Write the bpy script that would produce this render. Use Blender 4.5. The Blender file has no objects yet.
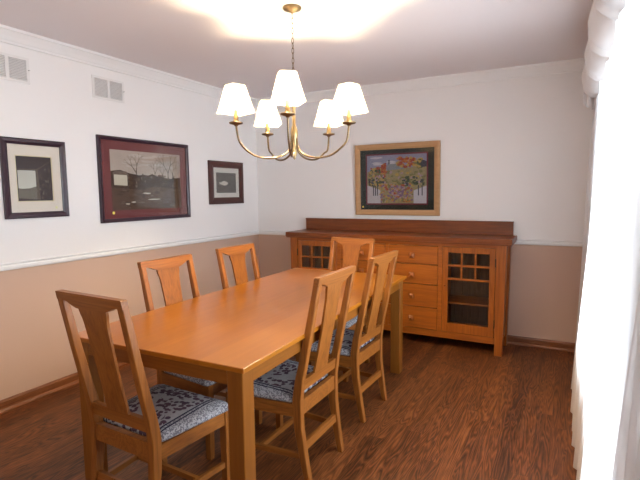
import bpy, bmesh, math, random
from mathutils import Vector, Matrix
random.seed(7)
C = bpy.context.scene.collection
PI = math.pi

# ------------------------------------------------------------------ materials
def new_mat(name):
    m = bpy.data.materials.new(name); m.use_nodes = True
    nt = m.node_tree
    return m, nt, nt.nodes, nt.links, nt.nodes['Principled BSDF']

def plain(name, col, rough=0.5, metal=0.0, spec=0.5, noise=0.0, scale=20, bump=0.0):
    m, nt, N, L, P = new_mat(name)
    P.inputs['Base Color'].default_value = (*col, 1)
    P.inputs['Roughness'].default_value = rough
    P.inputs['Metallic'].default_value = metal
    P.inputs['Specular IOR Level'].default_value = spec
    if noise or bump:
        tc = N.new('ShaderNodeTexCoord'); nz = N.new('ShaderNodeTexNoise')
        nz.inputs['Scale'].default_value = scale; nz.inputs['Detail'].default_value = 4
        L.new(tc.outputs['Object'], nz.inputs['Vector'])
        if noise:
            mx = N.new('ShaderNodeMix'); mx.data_type = 'RGBA'
            mx.inputs['A'].default_value = (*[c*(1-noise) for c in col], 1)
            mx.inputs['B'].default_value = (*[min(1, c*(1+noise)) for c in col], 1)
            L.new(nz.outputs['Fac'], mx.inputs['Factor']); L.new(mx.outputs['Result'], P.inputs['Base Color'])
        if bump:
            b = N.new('ShaderNodeBump'); b.inputs['Strength'].default_value = bump; b.inputs['Distance'].default_value = 0.002
            L.new(nz.outputs['Fac'], b.inputs['Height']); L.new(b.outputs['Normal'], P.inputs['Normal'])
    return m

def wood(name, c_dark, c_mid, c_light, axis='Z', rough=0.35, spec=0.5, grain=1.0, figure=1.0, coat=0.0, plank=0.0, bump=0.12, pores=150):
    """Oak: long fine pores + broad cathedral figure, stretched along one axis of the object."""
    m, nt, N, L, P = new_mat(name)
    tc = N.new('ShaderNodeTexCoord')
    mp = N.new('ShaderNodeMapping')
    s = {'X': (0.05, 1, 1), 'Y': (1, 0.05, 1), 'Z': (1, 1, 0.05)}[axis]
    mp.inputs['Scale'].default_value = s
    L.new(tc.outputs['Object'], mp.inputs['Vector'])
    big = N.new('ShaderNodeTexNoise'); big.inputs['Scale'].default_value = 11*figure; big.inputs['Detail'].default_value = 3
    big.inputs['Distortion'].default_value = 0.6
    L.new(mp.outputs['Vector'], big.inputs['Vector'])
    ring = N.new('ShaderNodeMath'); ring.operation = 'MULTIPLY'; ring.inputs[1].default_value = 7
    L.new(big.outputs['Fac'], ring.inputs[0])
    fr = N.new('ShaderNodeMath'); fr.operation = 'PINGPONG'; fr.inputs[1].default_value = 0.5
    L.new(ring.outputs[0], fr.inputs[0])
    fine = N.new('ShaderNodeTexNoise'); fine.inputs['Scale'].default_value = pores; fine.inputs['Detail'].default_value = 2
    L.new(mp.outputs['Vector'], fine.inputs['Vector'])
    a1 = N.new('ShaderNodeMath'); a1.operation = 'MULTIPLY_ADD'; a1.inputs[1].default_value = 0.55*grain; a1.inputs[2].default_value = 0.5 - 0.14*grain
    L.new(fr.outputs[0], a1.inputs[0])
    a2 = N.new('ShaderNodeMath'); a2.operation = 'MULTIPLY_ADD'; a2.inputs[1].default_value = 0.7*grain
    L.new(fine.outputs['Fac'], a2.inputs[0])
    sub = N.new('ShaderNodeMath'); sub.operation = 'SUBTRACT'; sub.inputs[1].default_value = 0.35*grain
    L.new(a1.outputs[0], sub.inputs[0]); L.new(sub.outputs[0], a2.inputs[2])
    fac = a2.outputs[0]
    if plank:
        # glued-up boards running along the axis: each board a little lighter or darker
        sep = N.new('ShaderNodeSeparateXYZ'); L.new(tc.outputs['Object'], sep.inputs[0])
        k = N.new('ShaderNodeMath'); k.operation = 'MULTIPLY'; k.inputs[1].default_value = 1/plank
        L.new(sep.outputs['X' if axis == 'Y' else 'Y'], k.inputs[0])
        fl = N.new('ShaderNodeMath'); fl.operation = 'FLOOR'; L.new(k.outputs[0], fl.inputs[0])
        wn = N.new('ShaderNodeTexWhiteNoise'); wn.noise_dimensions = '1D'; L.new(fl.outputs[0], wn.inputs['W'])
        ad = N.new('ShaderNodeMath'); ad.operation = 'MULTIPLY_ADD'; ad.inputs[1].default_value = 0.26
        L.new(wn.outputs['Value'], ad.inputs[0])
        s2 = N.new('ShaderNodeMath'); s2.operation = 'SUBTRACT'; s2.inputs[1].default_value = 0.13
        L.new(fac, s2.inputs[0]); L.new(s2.outputs[0], ad.inputs[2]); fac = ad.outputs[0]
    cr = N.new('ShaderNodeValToRGB')
    e = cr.color_ramp.elements
    e[0].position = 0.15; e[0].color = (*c_dark, 1)
    e[1].position = 0.85; e[1].color = (*c_light, 1)
    mid = e.new(0.5); mid.color = (*c_mid, 1)
    L.new(fac, cr.inputs['Fac']); L.new(cr.outputs['Color'], P.inputs['Base Color'])
    P.inputs['Roughness'].default_value = rough; P.inputs['Specular IOR Level'].default_value = spec
    P.inputs['Coat Weight'].default_value = coat; P.inputs['Coat Roughness'].default_value = 0.18
    b = N.new('ShaderNodeBump'); b.inputs['Strength'].default_value = bump; b.inputs['Distance'].default_value = 0.001
    L.new(fine.outputs['Fac'], b.inputs['Height'])
    if bump: L.new(b.outputs['Normal'], P.inputs['Normal'])
    return m

def wood_set(name, d, m, l, **k):
    return {a: wood(name+'_'+a.lower(), d, m, l, axis=a, **k) for a in 'XYZ'}

CH = wood_set('chair_oak', (0.146, 0.044, 0.0065), (0.253, 0.081, 0.0124), (0.340, 0.120, 0.0213), rough=0.38)
TB = wood_set('table_oak', (0.160, 0.049, 0.0055), (0.219, 0.072, 0.0095), (0.267, 0.097, 0.0158), rough=0.3, grain=0.6)
TT = wood('table_top_oak', (0.260, 0.072, 0.0032), (0.325, 0.104, 0.0052), (0.390, 0.137, 0.0088), axis='Y', rough=0.285, spec=0.6, grain=0.5, plank=0.14, coat=0.0, bump=0.0, pores=45)
SB = wood_set('sideboard_oak', (0.170, 0.039, 0.0032), (0.300, 0.075, 0.0072), (0.420, 0.119, 0.0128), rough=0.35, grain=0.9)
SBT = wood_set('sideboard_dark_oak', (0.105, 0.022, 0.0032), (0.179, 0.040, 0.0056), (0.252, 0.064, 0.0096), rough=0.3, grain=0.9)
BASEW = {a: wood('baseboard_oak_'+a, (0.13, 0.042, 0.014), (0.22, 0.074, 0.026), (0.32, 0.118, 0.043), axis=a, rough=0.35) for a in 'XY'}
LIGHTOAK = {a: wood('frame_oak_'+a, (0.36, 0.19, 0.08), (0.46, 0.26, 0.12), (0.56, 0.34, 0.17), axis=a, rough=0.45, grain=0.6) for a in 'XYZ'}

def floor_mat():
    m, nt, N, L, P = new_mat('oak_strip_floor')
    tc = N.new('ShaderNodeTexCoord')
    sep = N.new('ShaderNodeSeparateXYZ'); L.new(tc.outputs['Object'], sep.inputs[0])
    def M(op, a, b=None, c=None):
        n = N.new('ShaderNodeMath'); n.operation = op
        for i, v in enumerate((a, b, c)):
            if v is None: continue
            if isinstance(v, (int, float)): n.inputs[i].default_value = v
            else: L.new(v, n.inputs[i])
        return n.outputs[0]
    W = 0.083
    bx = M('MULTIPLY', sep.outputs['X'], 1/W)
    ix = M('FLOOR', bx); fx = M('FRACT', bx)
    wn = N.new('ShaderNodeTexWhiteNoise'); wn.noise_dimensions = '1D'; L.new(ix, wn.inputs['W'])
    by = M('MULTIPLY_ADD', wn.outputs['Value'], 3.7, M('MULTIPLY', sep.outputs['Y'], 1/1.1))
    iy = M('FLOOR', by); fy = M('FRACT', by)
    cmb = N.new('ShaderNodeCombineXYZ'); L.new(ix, cmb.inputs[0]); L.new(iy, cmb.inputs[1])
    wn2 = N.new('ShaderNodeTexWhiteNoise'); wn2.noise_dimensions = '2D'; L.new(cmb.outputs[0], wn2.inputs['Vector'])
    # grain, a different piece of it on each board
    mp = N.new('ShaderNodeMapping'); mp.inputs['Scale'].default_value = (1, 0.085, 1)
    off = N.new('ShaderNodeVectorMath'); off.operation = 'MULTIPLY_ADD'
    off.inputs[1].default_value = (7, 13, 5)
    L.new(wn2.outputs['Color'], off.inputs[0]); L.new(tc.outputs['Object'], off.inputs[2])
    L.new(off.outputs[0], mp.inputs['Vector'])
    big = N.new('ShaderNodeTexNoise'); big.inputs['Scale'].default_value = 13; big.inputs['Detail'].default_value = 2; big.inputs['Distortion'].default_value = 0.5
    L.new(mp.outputs['Vector'], big.inputs['Vector'])
    ring = M('PINGPONG', M('MULTIPLY', big.outputs['Fac'], 17), 0.5)
    fine = N.new('ShaderNodeTexNoise'); fine.inputs['Scale'].default_value = 160; fine.inputs['Detail'].default_value = 2
    L.new(mp.outputs['Vector'], fine.inputs['Vector'])
    v = M('ADD', M('MULTIPLY', ring, 0.75), M('MULTIPLY', fine.outputs['Fac'], 0.45))
    v = M('ADD', v, M('MULTIPLY_ADD', wn2.outputs['Value'], 0.22, -0.11))
    cr = N.new('ShaderNodeValToRGB'); e = cr.color_ramp.elements
    e[0].position = 0.16; e[0].color = (0.040, 0.0115, 0.0035, 1)
    e[1].position = 0.88; e[1].color = (0.33, 0.112, 0.030, 1)
    mid = e.new(0.5); mid.color = (0.155, 0.047, 0.013, 1)
    L.new(v, cr.inputs['Fac'])
    # thin dark joints
    gx = M('MINIMUM', fx, M('SUBTRACT', 1, fx)); gy = M('MINIMUM', fy, M('SUBTRACT', 1, fy))
    seam = M('MAXIMUM', M('LESS_THAN', gx, 0.012), M('LESS_THAN', gy, 0.0012))
    mx = N.new('ShaderNodeMix'); mx.data_type = 'RGBA'; mx.inputs['B'].default_value = (0.025, 0.010, 0.005, 1)
    L.new(M('MULTIPLY', seam, 0.5), mx.inputs['Factor']); L.new(cr.outputs['Color'], mx.inputs['A'])
    L.new(mx.outputs['Result'], P.inputs['Base Color'])
    P.inputs['Roughness'].default_value = 0.42; P.inputs['Specular IOR Level'].default_value = 0.42
    b = N.new('ShaderNodeBump'); b.inputs['Strength'].default_value = 0.15; b.inputs['Distance'].default_value = 0.001
    L.new(fine.outputs['Fac'], b.inputs['Height']); L.new(b.outputs['Normal'], P.inputs['Normal'])
    return m

def fabric_mat():
    """Woven tapestry: pale grey-blue ground, dark mauve / slate flowers, and a striped border band along the sides."""
    m, nt, N, L, P = new_mat('floral_tapestry')
    tc = N.new('ShaderNodeTexCoord'); sep = N.new('ShaderNodeSeparateXYZ'); L.new(tc.outputs['Object'], sep.inputs[0])
    def M(op, a, b=None):
        n = N.new('ShaderNodeMath'); n.operation = op
        for i, v in enumerate((a, b)):
            if v is None: continue
            if isinstance(v, (int, float)): n.inputs[i].default_value = v
            else: L.new(v, n.inputs[i])
        return n.outputs[0]
    def noise(scale, detail=3, dist=0.0):
        n = N.new('ShaderNodeTexNoise'); n.inputs['Scale'].default_value = scale; n.inputs['Detail'].default_value = detail
        n.inputs['Distortion'].default_value = dist; L.new(tc.outputs['Object'], n.inputs['Vector']); return n.outputs['Fac']
    def mix(fac, a, b):
        n = N.new('ShaderNodeMix'); n.data_type = 'RGBA'
        if isinstance(fac, float): n.inputs['Factor'].default_value = fac
        else: L.new(fac, n.inputs['Factor'])
        for k, v in (('A', a), ('B', b)):
            if isinstance(v, tuple): n.inputs[k].default_value = (*v, 1)
            else: L.new(v, n.inputs[k])
        return n.outputs['Result']
    ax = M('ABSOLUTE', sep.outputs['X'])
    vor = N.new('ShaderNodeTexVoronoi'); vor.inputs['Scale'].default_value = 42; L.new(tc.outputs['Object'], vor.inputs['Vector'])
    clump = noise(9, 2, 0.4)
    petals = M('LESS_THAN', M('ADD', vor.outputs['Distance'], M('MULTIPLY', noise(70, 2), 0.5)), 0.76)
    flower = M('MULTIPLY', petals, M('GREATER_THAN', clump, 0.40))
    infield = M('LESS_THAN', ax, 0.145)
    flower = M('MULTIPLY', flower, infield)
    ground = mix(noise(60, 3), (0.27, 0.255, 0.26), (0.43, 0.41, 0.415))
    hue = mix(noise(14, 1), (0.040, 0.036, 0.058), (0.13, 0.060, 0.080))
    c = mix(flower, ground, hue)
    # border band
    band = M('GREATER_THAN', ax, 0.158)
    speck = M('GREATER_THAN', noise(140, 3), 0.49)
    bcol = mix(speck, (0.15, 0.135, 0.155), (0.37, 0.35, 0.36))
    c = mix(band, c, bcol)
    l1 = M('LESS_THAN', M('ABSOLUTE', M('SUBTRACT', ax, 0.153)), 0.0042)
    l2 = M('LESS_THAN', M('ABSOLUTE', M('SUBTRACT', ax, 0.170)), 0.0034)
    c = mix(M('MAXIMUM', l1, l2), c, (0.03, 0.027, 0.05))
    L.new(c, P.inputs['Base Color'])
    P.inputs['Roughness'].default_value = 0.9; P.inputs['Specular IOR Level'].default_value = 0.15
    b = N.new('ShaderNodeBump'); b.inputs['Strength'].default_value = 0.4; b.inputs['Distance'].default_value = 0.001
    w = N.new('ShaderNodeTexNoise'); w.inputs['Scale'].default_value = 500; L.new(tc.outputs['Object'], w.inputs['Vector'])
    L.new(w.outputs['Fac'], b.inputs['Height']); L.new(b.outputs['Normal'], P.inputs['Normal'])
    return m

def sheer_mat(name, col, trans, see):
    m = bpy.data.materials.new(name); m.use_nodes = True
    N = m.node_tree.nodes; L = m.node_tree.links; N.clear()
    out = N.new('ShaderNodeOutputMaterial')
    d = N.new('ShaderNodeBsdfDiffuse'); d.inputs['Color'].default_value = (*col, 1)
    t = N.new('ShaderNodeBsdfTranslucent'); t.inputs['Color'].default_value = (*col, 1)
    x = N.new('ShaderNodeBsdfTransparent')
    m1 = N.new('ShaderNodeMixShader'); m1.inputs[0].default_value = trans
    L.new(d.outputs[0], m1.inputs[1]); L.new(t.outputs[0], m1.inputs[2])
    m2 = N.new('ShaderNodeMixShader'); m2.inputs[0].default_value = see
    L.new(m1.outputs[0], m2.inputs[1]); L.new(x.outputs[0], m2.inputs[2])
    tc = N.new('ShaderNodeTexCoord'); nz = N.new('ShaderNodeTexNoise'); nz.inputs['Scale'].default_value = 400
    b = N.new('ShaderNodeBump'); b.inputs['Strength'].default_value = 0.1; b.inputs['Distance'].default_value = 0.001
    L.new(tc.outputs['Object'], nz.inputs['Vector']); L.new(nz.outputs['Fac'], b.inputs['Height']); L.new(b.outputs['Normal'], d.inputs['Normal'])
    L.new(m2.outputs[0], out.inputs[0])
    return m

def glass_mat(name, strength=1.0, rough=0.0, ior=1.45):
    m = bpy.data.materials.new(name); m.use_nodes = True
    N = m.node_tree.nodes; L = m.node_tree.links; N.clear()
    out = N.new('ShaderNodeOutputMaterial')
    t = N.new('ShaderNodeBsdfTransparent'); t.inputs['Color'].default_value = (0.97, 0.98, 0.97, 1)
    g = N.new('ShaderNodeBsdfGlossy'); g.inputs['Roughness'].default_value = rough
    f = N.new('ShaderNodeFresnel'); f.inputs['IOR'].default_value = ior
    k = N.new('ShaderNodeMath'); k.operation = 'MULTIPLY'; k.inputs[1].default_value = strength; L.new(f.outputs[0], k.inputs[0])
    mx = N.new('ShaderNodeMixShader'); L.new(k.outputs[0], mx.inputs[0]); L.new(t.outputs[0], mx.inputs[1]); L.new(g.outputs[0], mx.inputs[2])
    L.new(mx.outputs[0], out.inputs[0])
    return m

def emit_mat(name, col, s):
    m = bpy.data.materials.new(name); m.use_nodes = True
    N = m.node_tree.nodes; L = m.node_tree.links; N.clear()
    out = N.new('ShaderNodeOutputMaterial'); e = N.new('ShaderNodeEmission')
    e.inputs['Color'].default_value = (*col, 1); e.inputs['Strength'].default_value = s
    L.new(e.outputs[0], out.inputs[0]); return m

M_FLOOR = floor_mat()
M_FABRIC = fabric_mat()
M_WHITE = plain('white_wall_paint', (0.872, 0.842, 0.828), 0.7, spec=0.25, noise=0.015, scale=3, bump=0.05)
M_TAN = plain('tan_wall_paint', (0.625, 0.435, 0.34), 0.7, spec=0.25, noise=0.02, scale=3, bump=0.05)
M_CEIL = plain('ceiling_paint', (0.84, 0.785, 0.79), 0.85, spec=0.15, noise=0.01, scale=4, bump=0.05)
M_TRIM = plain('white_trim_paint', (0.87, 0.85, 0.84), 0.45, noise=0.01)
M_VENT = plain('white_enamel', (0.80, 0.77, 0.75), 0.4)
M_DUCT = plain('duct_shadow_grey', (0.52, 0.49, 0.48), 0.7)
M_BRASS = plain('antique_brass', (0.19, 0.135, 0.078), 0.30, metal=1.0, noise=0.15, scale=40)
M_CANDLE = plain('brass_socket', (0.38, 0.275, 0.14), 0.3, metal=1.0)
M_GLASS = glass_mat('picture_glass', 0.17)
M_GLASSB = glass_mat('bright_picture_glass', 0.7)
M_CABGLASS = glass_mat('cabinet_glass', 1.0)
M_WINGLASS = glass_mat('window_glass', 1.0)
M_BULB = emit_mat('lit_bulb', (1.0, 0.80, 0.50), 860.0)
M_SHADE = sheer_mat('lit_fabric_shade', (0.93, 0.85, 0.70), 0.6, 0.12)
M_CURTAIN = sheer_mat('white_sheer_curtain', (0.93, 0.93, 0.945), 0.58, 0.24)
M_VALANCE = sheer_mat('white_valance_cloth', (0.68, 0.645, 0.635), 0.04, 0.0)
M_PURPLE = plain('dark_plum_frame', (0.034, 0.014, 0.026), 0.3, noise=0.25, scale=30)
M_CHERRY = plain('dark_cherry_frame', (0.060, 0.014, 0.012), 0.3, noise=0.25, scale=30)
M_CREAM = plain('cream_mat_board', (0.80, 0.70, 0.635), 0.9, spec=0.1)
M_YELLOWCREAM = plain('yellow_bevel_line', (0.72, 0.62, 0.42), 0.8)
M_MAROON = plain('maroon_mat_board', (0.185, 0.056, 0.060), 0.9, spec=0.1)
M_GREENMAT = plain('dark_green_mat_board', (0.028, 0.034, 0.030), 0.9, spec=0.1)
M_WINE = plain('wine_inner_mat', (0.20, 0.035, 0.06), 0.9, spec=0.1)
M_YSTICK = plain('yellow_sticker', (0.85, 0.68, 0.13), 0.6)
M_WSTICK = plain('pale_yellow_sticker', (0.74, 0.70, 0.35), 0.6)
M_HINGE = plain('dark_hinge_metal', (0.05, 0.04, 0.03), 0.4, metal=0.8)
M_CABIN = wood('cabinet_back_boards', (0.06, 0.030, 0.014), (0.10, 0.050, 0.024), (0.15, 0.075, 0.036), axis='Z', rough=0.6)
def ink(name, c, n=0.25, s=60): return plain(name, c, 0.85, spec=0.1, noise=n, scale=s)

# ------------------------------------------------------------------ mesh helpers
def add_box(bm, x0, x1, y0, y1, z0, z1, bev=0.0, mi=0, seg=1):
    vs = [bm.verts.new((x, y, z)) for z in (z0, z1) for y in (y0, y1) for x in (x0, x1)]
    F = [(0, 2, 3, 1), (4, 5, 7, 6), (0, 1, 5, 4), (2, 6, 7, 3), (0, 4, 6, 2), (1, 3, 7, 5)]
    fs = [bm.faces.new([vs[i] for i in f]) for f in F]
    for f in fs: f.material_index = mi
    if bev:
        es = list({e for f in fs for e in f.edges})
        r = bmesh.ops.bevel(bm, geom=es, offset=bev, segments=seg, profile=0.5, affect='EDGES')
        for f in r['faces']: f.material_index = mi
    return fs

def add_loft(bm, rings, closed=True, caps=True, mi=0, smooth=False):
    R = [[bm.verts.new(p) for p in ring] for ring in rings]
    n = len(R[0])
    for a, b in zip(R, R[1:]):
        for i in range(n if closed else n-1):
            f = bm.faces.new((a[i], a[(i+1) % n], b[(i+1) % n], b[i])); f.material_index = mi; f.smooth = smooth
    if caps and closed:
        f = bm.faces.new(list(reversed(R[0]))); f.material_index = mi
        f = bm.faces.new(R[-1]); f.material_index = mi
    return R

def add_tube(bm, pts, r, n=10, mi=0, caps=True):
    pts = [Vector(p) for p in pts]; rings = []
    rr = r if hasattr(r, '__len__') else [r]*len(pts)
    up = Vector((0, 0, 1)); prev = None
    for i, p in enumerate(pts):
        t = (pts[min(i+1, len(pts)-1)] - pts[max(i-1, 0)]).normalized()
        if prev is None:
            a = t.cross(up)
            if a.length < 1e-3: a = t.cross(Vector((1, 0, 0)))
        else:
            a = prev - t*prev.dot(t)
        a.normalize(); b = t.cross(a); prev = a
        rings.append([p + (a*math.cos(2*PI*k/n) + b*math.sin(2*PI*k/n))*rr[i] for k in range(n)])
    add_loft(bm, rings, True, caps, mi, True)

def add_lathe(bm, prof, cx=0, cy=0, n=20, mi=0, caps=True):
    rings = [[(cx + r*math.cos(2*PI*k/n), cy + r*math.sin(2*PI*k/n), z) for k in range(n)] for r, z in prof]
    add_loft(bm, rings, True, caps, mi, True)

def add_prism(bm, outline, axis, a, b, mi=0, bev=0.0):
    """outline: 2D points; extruded from a to b along axis ('X': pts are (y,z); 'Y': (x,z); 'Z': (x,y))."""
    def P(p, t): return {'X': (t, p[0], p[1]), 'Y': (p[0], t, p[1]), 'Z': (p[0], p[1], t)}[axis]
    A = [bm.verts.new(P(p, a)) for p in outline]; B = [bm.verts.new(P(p, b)) for p in outline]
    n = len(outline); fs = []
    for i in range(n): fs.append(bm.faces.new((A[i], A[(i+1) % n], B[(i+1) % n], B[i])))
    fs.append(bm.faces.new(list(reversed(A)))); fs.append(bm.faces.new(B))
    for f in fs: f.material_index = mi
    if bev:
        es = list({e for f in fs[-2:] for e in f.edges})
        r = bmesh.ops.bevel(bm, geom=es, offset=bev, segments=1, affect='EDGES')
        for f in r['faces']: f.material_index = mi
    return fs

def obj(name, bm, mats, parent=None):
    bmesh.ops.recalc_face_normals(bm, faces=bm.faces[:])
    me = bpy.data.meshes.new(name); bm.to_mesh(me); bm.free()
    for m in (mats if isinstance(mats, (list, tuple)) else [mats]): me.materials.append(m)
    o = bpy.data.objects.new(name, me); C.objects.link(o)
    if parent: o.parent = parent
    return o

def box_obj(name, dims, mat, parent=None, bev=0.0):
    bm = bmesh.new(); add_box(bm, *dims, bev=bev); return obj(name, bm, mat, parent)

def thing(name, label, cat, loc=(0, 0, 0), rz=0.0, group=None):
    o = bpy.data.objects.new(name, None); C.objects.link(o)
    o.empty_display_size = 0.1
    o.location = loc; o.rotation_euler = (0, 0, rz); o['label'] = label; o['category'] = cat
    if group: o['group'] = group
    return o

def tag(o, label, cat, group=None):
    o['label'] = label; o['category'] = cat
    if group: o['group'] = group
    return o

def struct(name, bm, mats, parent=None, label=None):
    o = obj(name, bm, mats, parent)
    if parent is None: o['kind'] = 'structure'; o['label'] = label or name.replace('_', ' '); o['category'] = 'room'
    return o

def dup(root, loc, rz, label, group=None):
    r = root.copy(); C.objects.link(r); r.location = loc; r.rotation_euler = (0, 0, rz); r['label'] = label
    if group: r['group'] = group
    for ch in list(root.children):
        c = ch.copy(); C.objects.link(c); c.parent = r
        for g in list(ch.children):
            d = g.copy(); C.objects.link(d); d.parent = c
    return r

# ------------------------------------------------------------------ the room
# left wall x=0, back wall y=0, floor z=0, ceiling z=2.44, window wall x=XR
XR, YF, H = 3.42, -5.6, 2.44
RAIL0, RAIL1 = 0.911, 0.9605
bm = bmesh.new(); add_box(bm, -0.12, XR+0.14, YF, 0.12, -0.06, 0.0)
struct('floor', bm, M_FLOOR, label='dark oak strip floor running towards the back wall')
bm = bmesh.new(); add_box(bm, -0.12, XR+0.14, YF, 0.12, H, H+0.06)
struct('ceiling', bm, M_CEIL, label='pale pinkish white ceiling')
bm = bmesh.new(); add_box(bm, -0.12, 0, YF, 0.12, 0, 0.93, mi=1); add_box(bm, -0.12, 0, YF, 0.12, 0.93, H)
struct('wall_left', bm, [M_WHITE, M_TAN], label='left wall, white above the rail and tan below')
bm = bmesh.new(); add_box(bm, 0, XR+0.14, 0, 0.12, 0, 0.93, mi=1); add_box(bm, 0, XR+0.14, 0, 0.12, 0.93, H)
struct('wall_back', bm, [M_WHITE, M_TAN], label='back wall, white above the rail and tan below')
WY0, WY1, WZ0, WZ1 = -3.45, -1.10, 0.42, 2.12
bm = bmesh.new()
for (a, b, z0, z1, mi) in ((YF, WY0, 0, 0.93, 1), (YF, WY0, 0.93, H, 0), (WY1, 0, 0, 0.93, 1), (WY1, 0, 0.93, H, 0), (WY0, WY1, 0, WZ0, 1), (WY0, WY1, WZ1, H, 0)):
    add_box(bm, XR, XR+0.14, a, b, z0, z1, mi=mi)
struct('wall_right', bm, [M_WHITE, M_TAN], label='right wall around the wide window')

bm = bmesh.new()  # added unseen wall; its opening is shaped to let light in above rail height
for (a, b, z0, z1, mi) in ((0, 0.80, 0, 0.93, 1), (0, 0.80, 0.93, H, 0), (3.25, XR, 0, 0.93, 1), (3.25, XR, 0.93, H, 0), (0.80, 3.25, 0, 0.93, 1), (0.80, 3.25, 2.15, H, 0)):
    add_box(bm, a, b, YF, YF+0.12, z0, z1, mi=mi)
struct('wall_front_added', bm, [M_WHITE, M_TAN], label='unseen front wall added behind the camera, its wide opening made to let light in')

# crown moulding (profile swept along each wall), chair rail, baseboards
CROWN = [(0.0, 2.352), (0.012, 2.354), (0.016, 2.366), (0.022, 2.372), (0.034, 2.392), (0.050, 2.412), (0.056, 2.420), (0.066, 2.424), (0.068, 2.44), (0.0, 2.44)]
RAIL = [(0.0, RAIL0), (0.010, RAIL0+0.001), (0.015, RAIL0+0.010), (0.015, RAIL0+0.026), (0.010, RAIL0+0.032), (0.010, RAIL1-0.012), (0.019, RAIL1-0.008), (0.019, RAIL1), (0.0, RAIL1)]
BASE = [(0.0, 0.0), (0.028, 0.0), (0.028, 0.010), (0.022, 0.020), (0.015, 0.024), (0.015, 0.064), (0.008, 0.078), (0.0, 0.078)]
bm = bmesh.new(); add_prism(bm, [(p[0], p[1]) for p in CROWN], 'Y', YF, 0); struct('trim_1', bm, M_TRIM, label='crown moulding along the left wall')
bm = bmesh.new(); add_prism(bm, [(-p[0], p[1]) for p in CROWN], 'X', 0, XR); struct('trim_2', bm, M_TRIM, label='crown moulding along the back wall')
bm = bmesh.new(); add_prism(bm, [(p[0], p[1]) for p in RAIL], 'Y', YF, 0); struct('trim_3', bm, M_TRIM, label='white chair rail along the left wall')
bm = bmesh.new(); add_prism(bm, [(-p[0], p[1]) for p in RAIL], 'X', 0, XR); struct('trim_4', bm, M_TRIM, label='white chair rail along the back wall')
bm = bmesh.new(); add_prism(bm, [(p[0], p[1]) for p in BASE], 'Y', YF, 0); struct('baseboard_left', bm, BASEW['Y'], label='dark oak baseboard along the left wall')
bm = bmesh.new(); add_prism(bm, [(-p[0], p[1]) for p in BASE], 'X', 0, XR); struct('baseboard_back', bm, BASEW['X'], label='dark oak baseboard along the back wall')

# window in the right wall: casing, mullions, glass
bm = bmesh.new()
fw = 0.06
for a, b in ((WY0, WY0+fw), (WY1-fw, WY1), (-2.63, -2.57), (-1.88, -1.82)):
    add_box(bm, XR+0.03, XR+0.10, a, b, WZ0, WZ1)
add_box(bm, XR+0.03, XR+0.10, WY0, WY1, WZ0, WZ0+fw); add_box(bm, XR+0.03, XR+0.10, WY0, WY1, WZ1-fw, WZ1)
win = struct('window_1', bm, M_TRIM, label='wide window behind the sheer curtains')
bm = bmesh.new(); add_box(bm, XR-0.03, XR+0.03, WY0-0.04, WY1+0.04, WZ0-0.025, WZ0); obj('window_sill', bm, M_TRIM, win)
bm = bmesh.new(); add_box(bm, XR+0.062, XR+0.066, WY0+fw, WY1-fw, WZ0+fw, WZ1-fw); obj('window_pane', bm, M_WINGLASS, win)

# ------------------------------------------------------------------ curtains and valance
def sheet(name, f, nu, nv, mat, parent=None):
    bm = bmesh.new()
    V = [[bm.verts.new(f(i/nu, j/nv)) for j in range(nv+1)] for i in range(nu+1)]
    for i in range(nu):
        for j in range(nv):
            q = bm.faces.new((V[i][j], V[i+1][j], V[i+1][j+1], V[i][j+1])); q.smooth = True
    return obj(name, bm, mat, parent)

def lerp_tab(t, tab):
    for (a, va), (b, vb) in zip(tab, tab[1:]):
        if t <= b: k = (t-a)/(b-a); k = max(0, min(1, k)); return va + (vb-va)*k
    return tab[-1][1]

def curtain_far(u, v):
    z = 0.012 + v*2.235
    y = -0.74 - u*3.20
    base = lerp_tab(z, [(0, 3.277), (0.25, 3.284), (0.6, 3.297), (1.1, 3.316), (1.8, 3.334), (2.3, 3.342)])
    amp = lerp_tab(z, [(0, 0.027), (0.6, 0.021), (1.5, 0.016), (2.3, 0.012)])
    d = y + 0.74
    w = math.sin(d*2*PI/0.21 + 0.8*math.sin(d*3.1) + 0.6*math.sin(z*1.7)) * (0.75 + 0.25*math.sin(d*5.3))
    w2 = 0.35*math.sin(d*2*PI/0.083 + z*0.9)
    x = base - amp*(w + w2)*0.8 + 0.006*math.sin(z*3+d*4)
    if u < 0.02: x -= 0.012*(1-u/0.02)*(1 if z < 1.9 else 0.4)
    zz = z + (0.014*math.sin(d*9.0)+0.010*math.sin(d*23.0))*max(0, 1-z/0.2) * 0.7
    return (x, y, max(0.004, zz))
o = sheet('sheer_curtain', curtain_far, 260, 40, M_CURTAIN)
tag(o, 'white sheer curtain panel hanging nearest the back wall, its hem on the floor', 'curtain')
def curtain_near(u, v):
    z = 0.012 + v*2.235
    y0 = -3.00 - 0.38*max(0.0, z-0.1)**1.05
    if y0 < -4.0: y0 = -4.0
    y = y0 - u*(y0 + 4.75)
    base = lerp_tab(z, [(0, 3.272), (0.8, 3.290), (1.5, 3.308), (2.3, 3.330)])
    x = base - 0.010*math.sin(u*2*PI*7 + 0.5*math.sin(z*2)) * (0.4+0.6*min(1, u*3)) - 0.012*math.exp(-u*30)
    return (x, y, z)
o = sheet('sheer_curtain', curtain_near, 110, 40, M_CURTAIN)
tag(o, 'white sheer curtain panel at right edge of photo, overlapping the farther panel', 'curtain')

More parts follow.
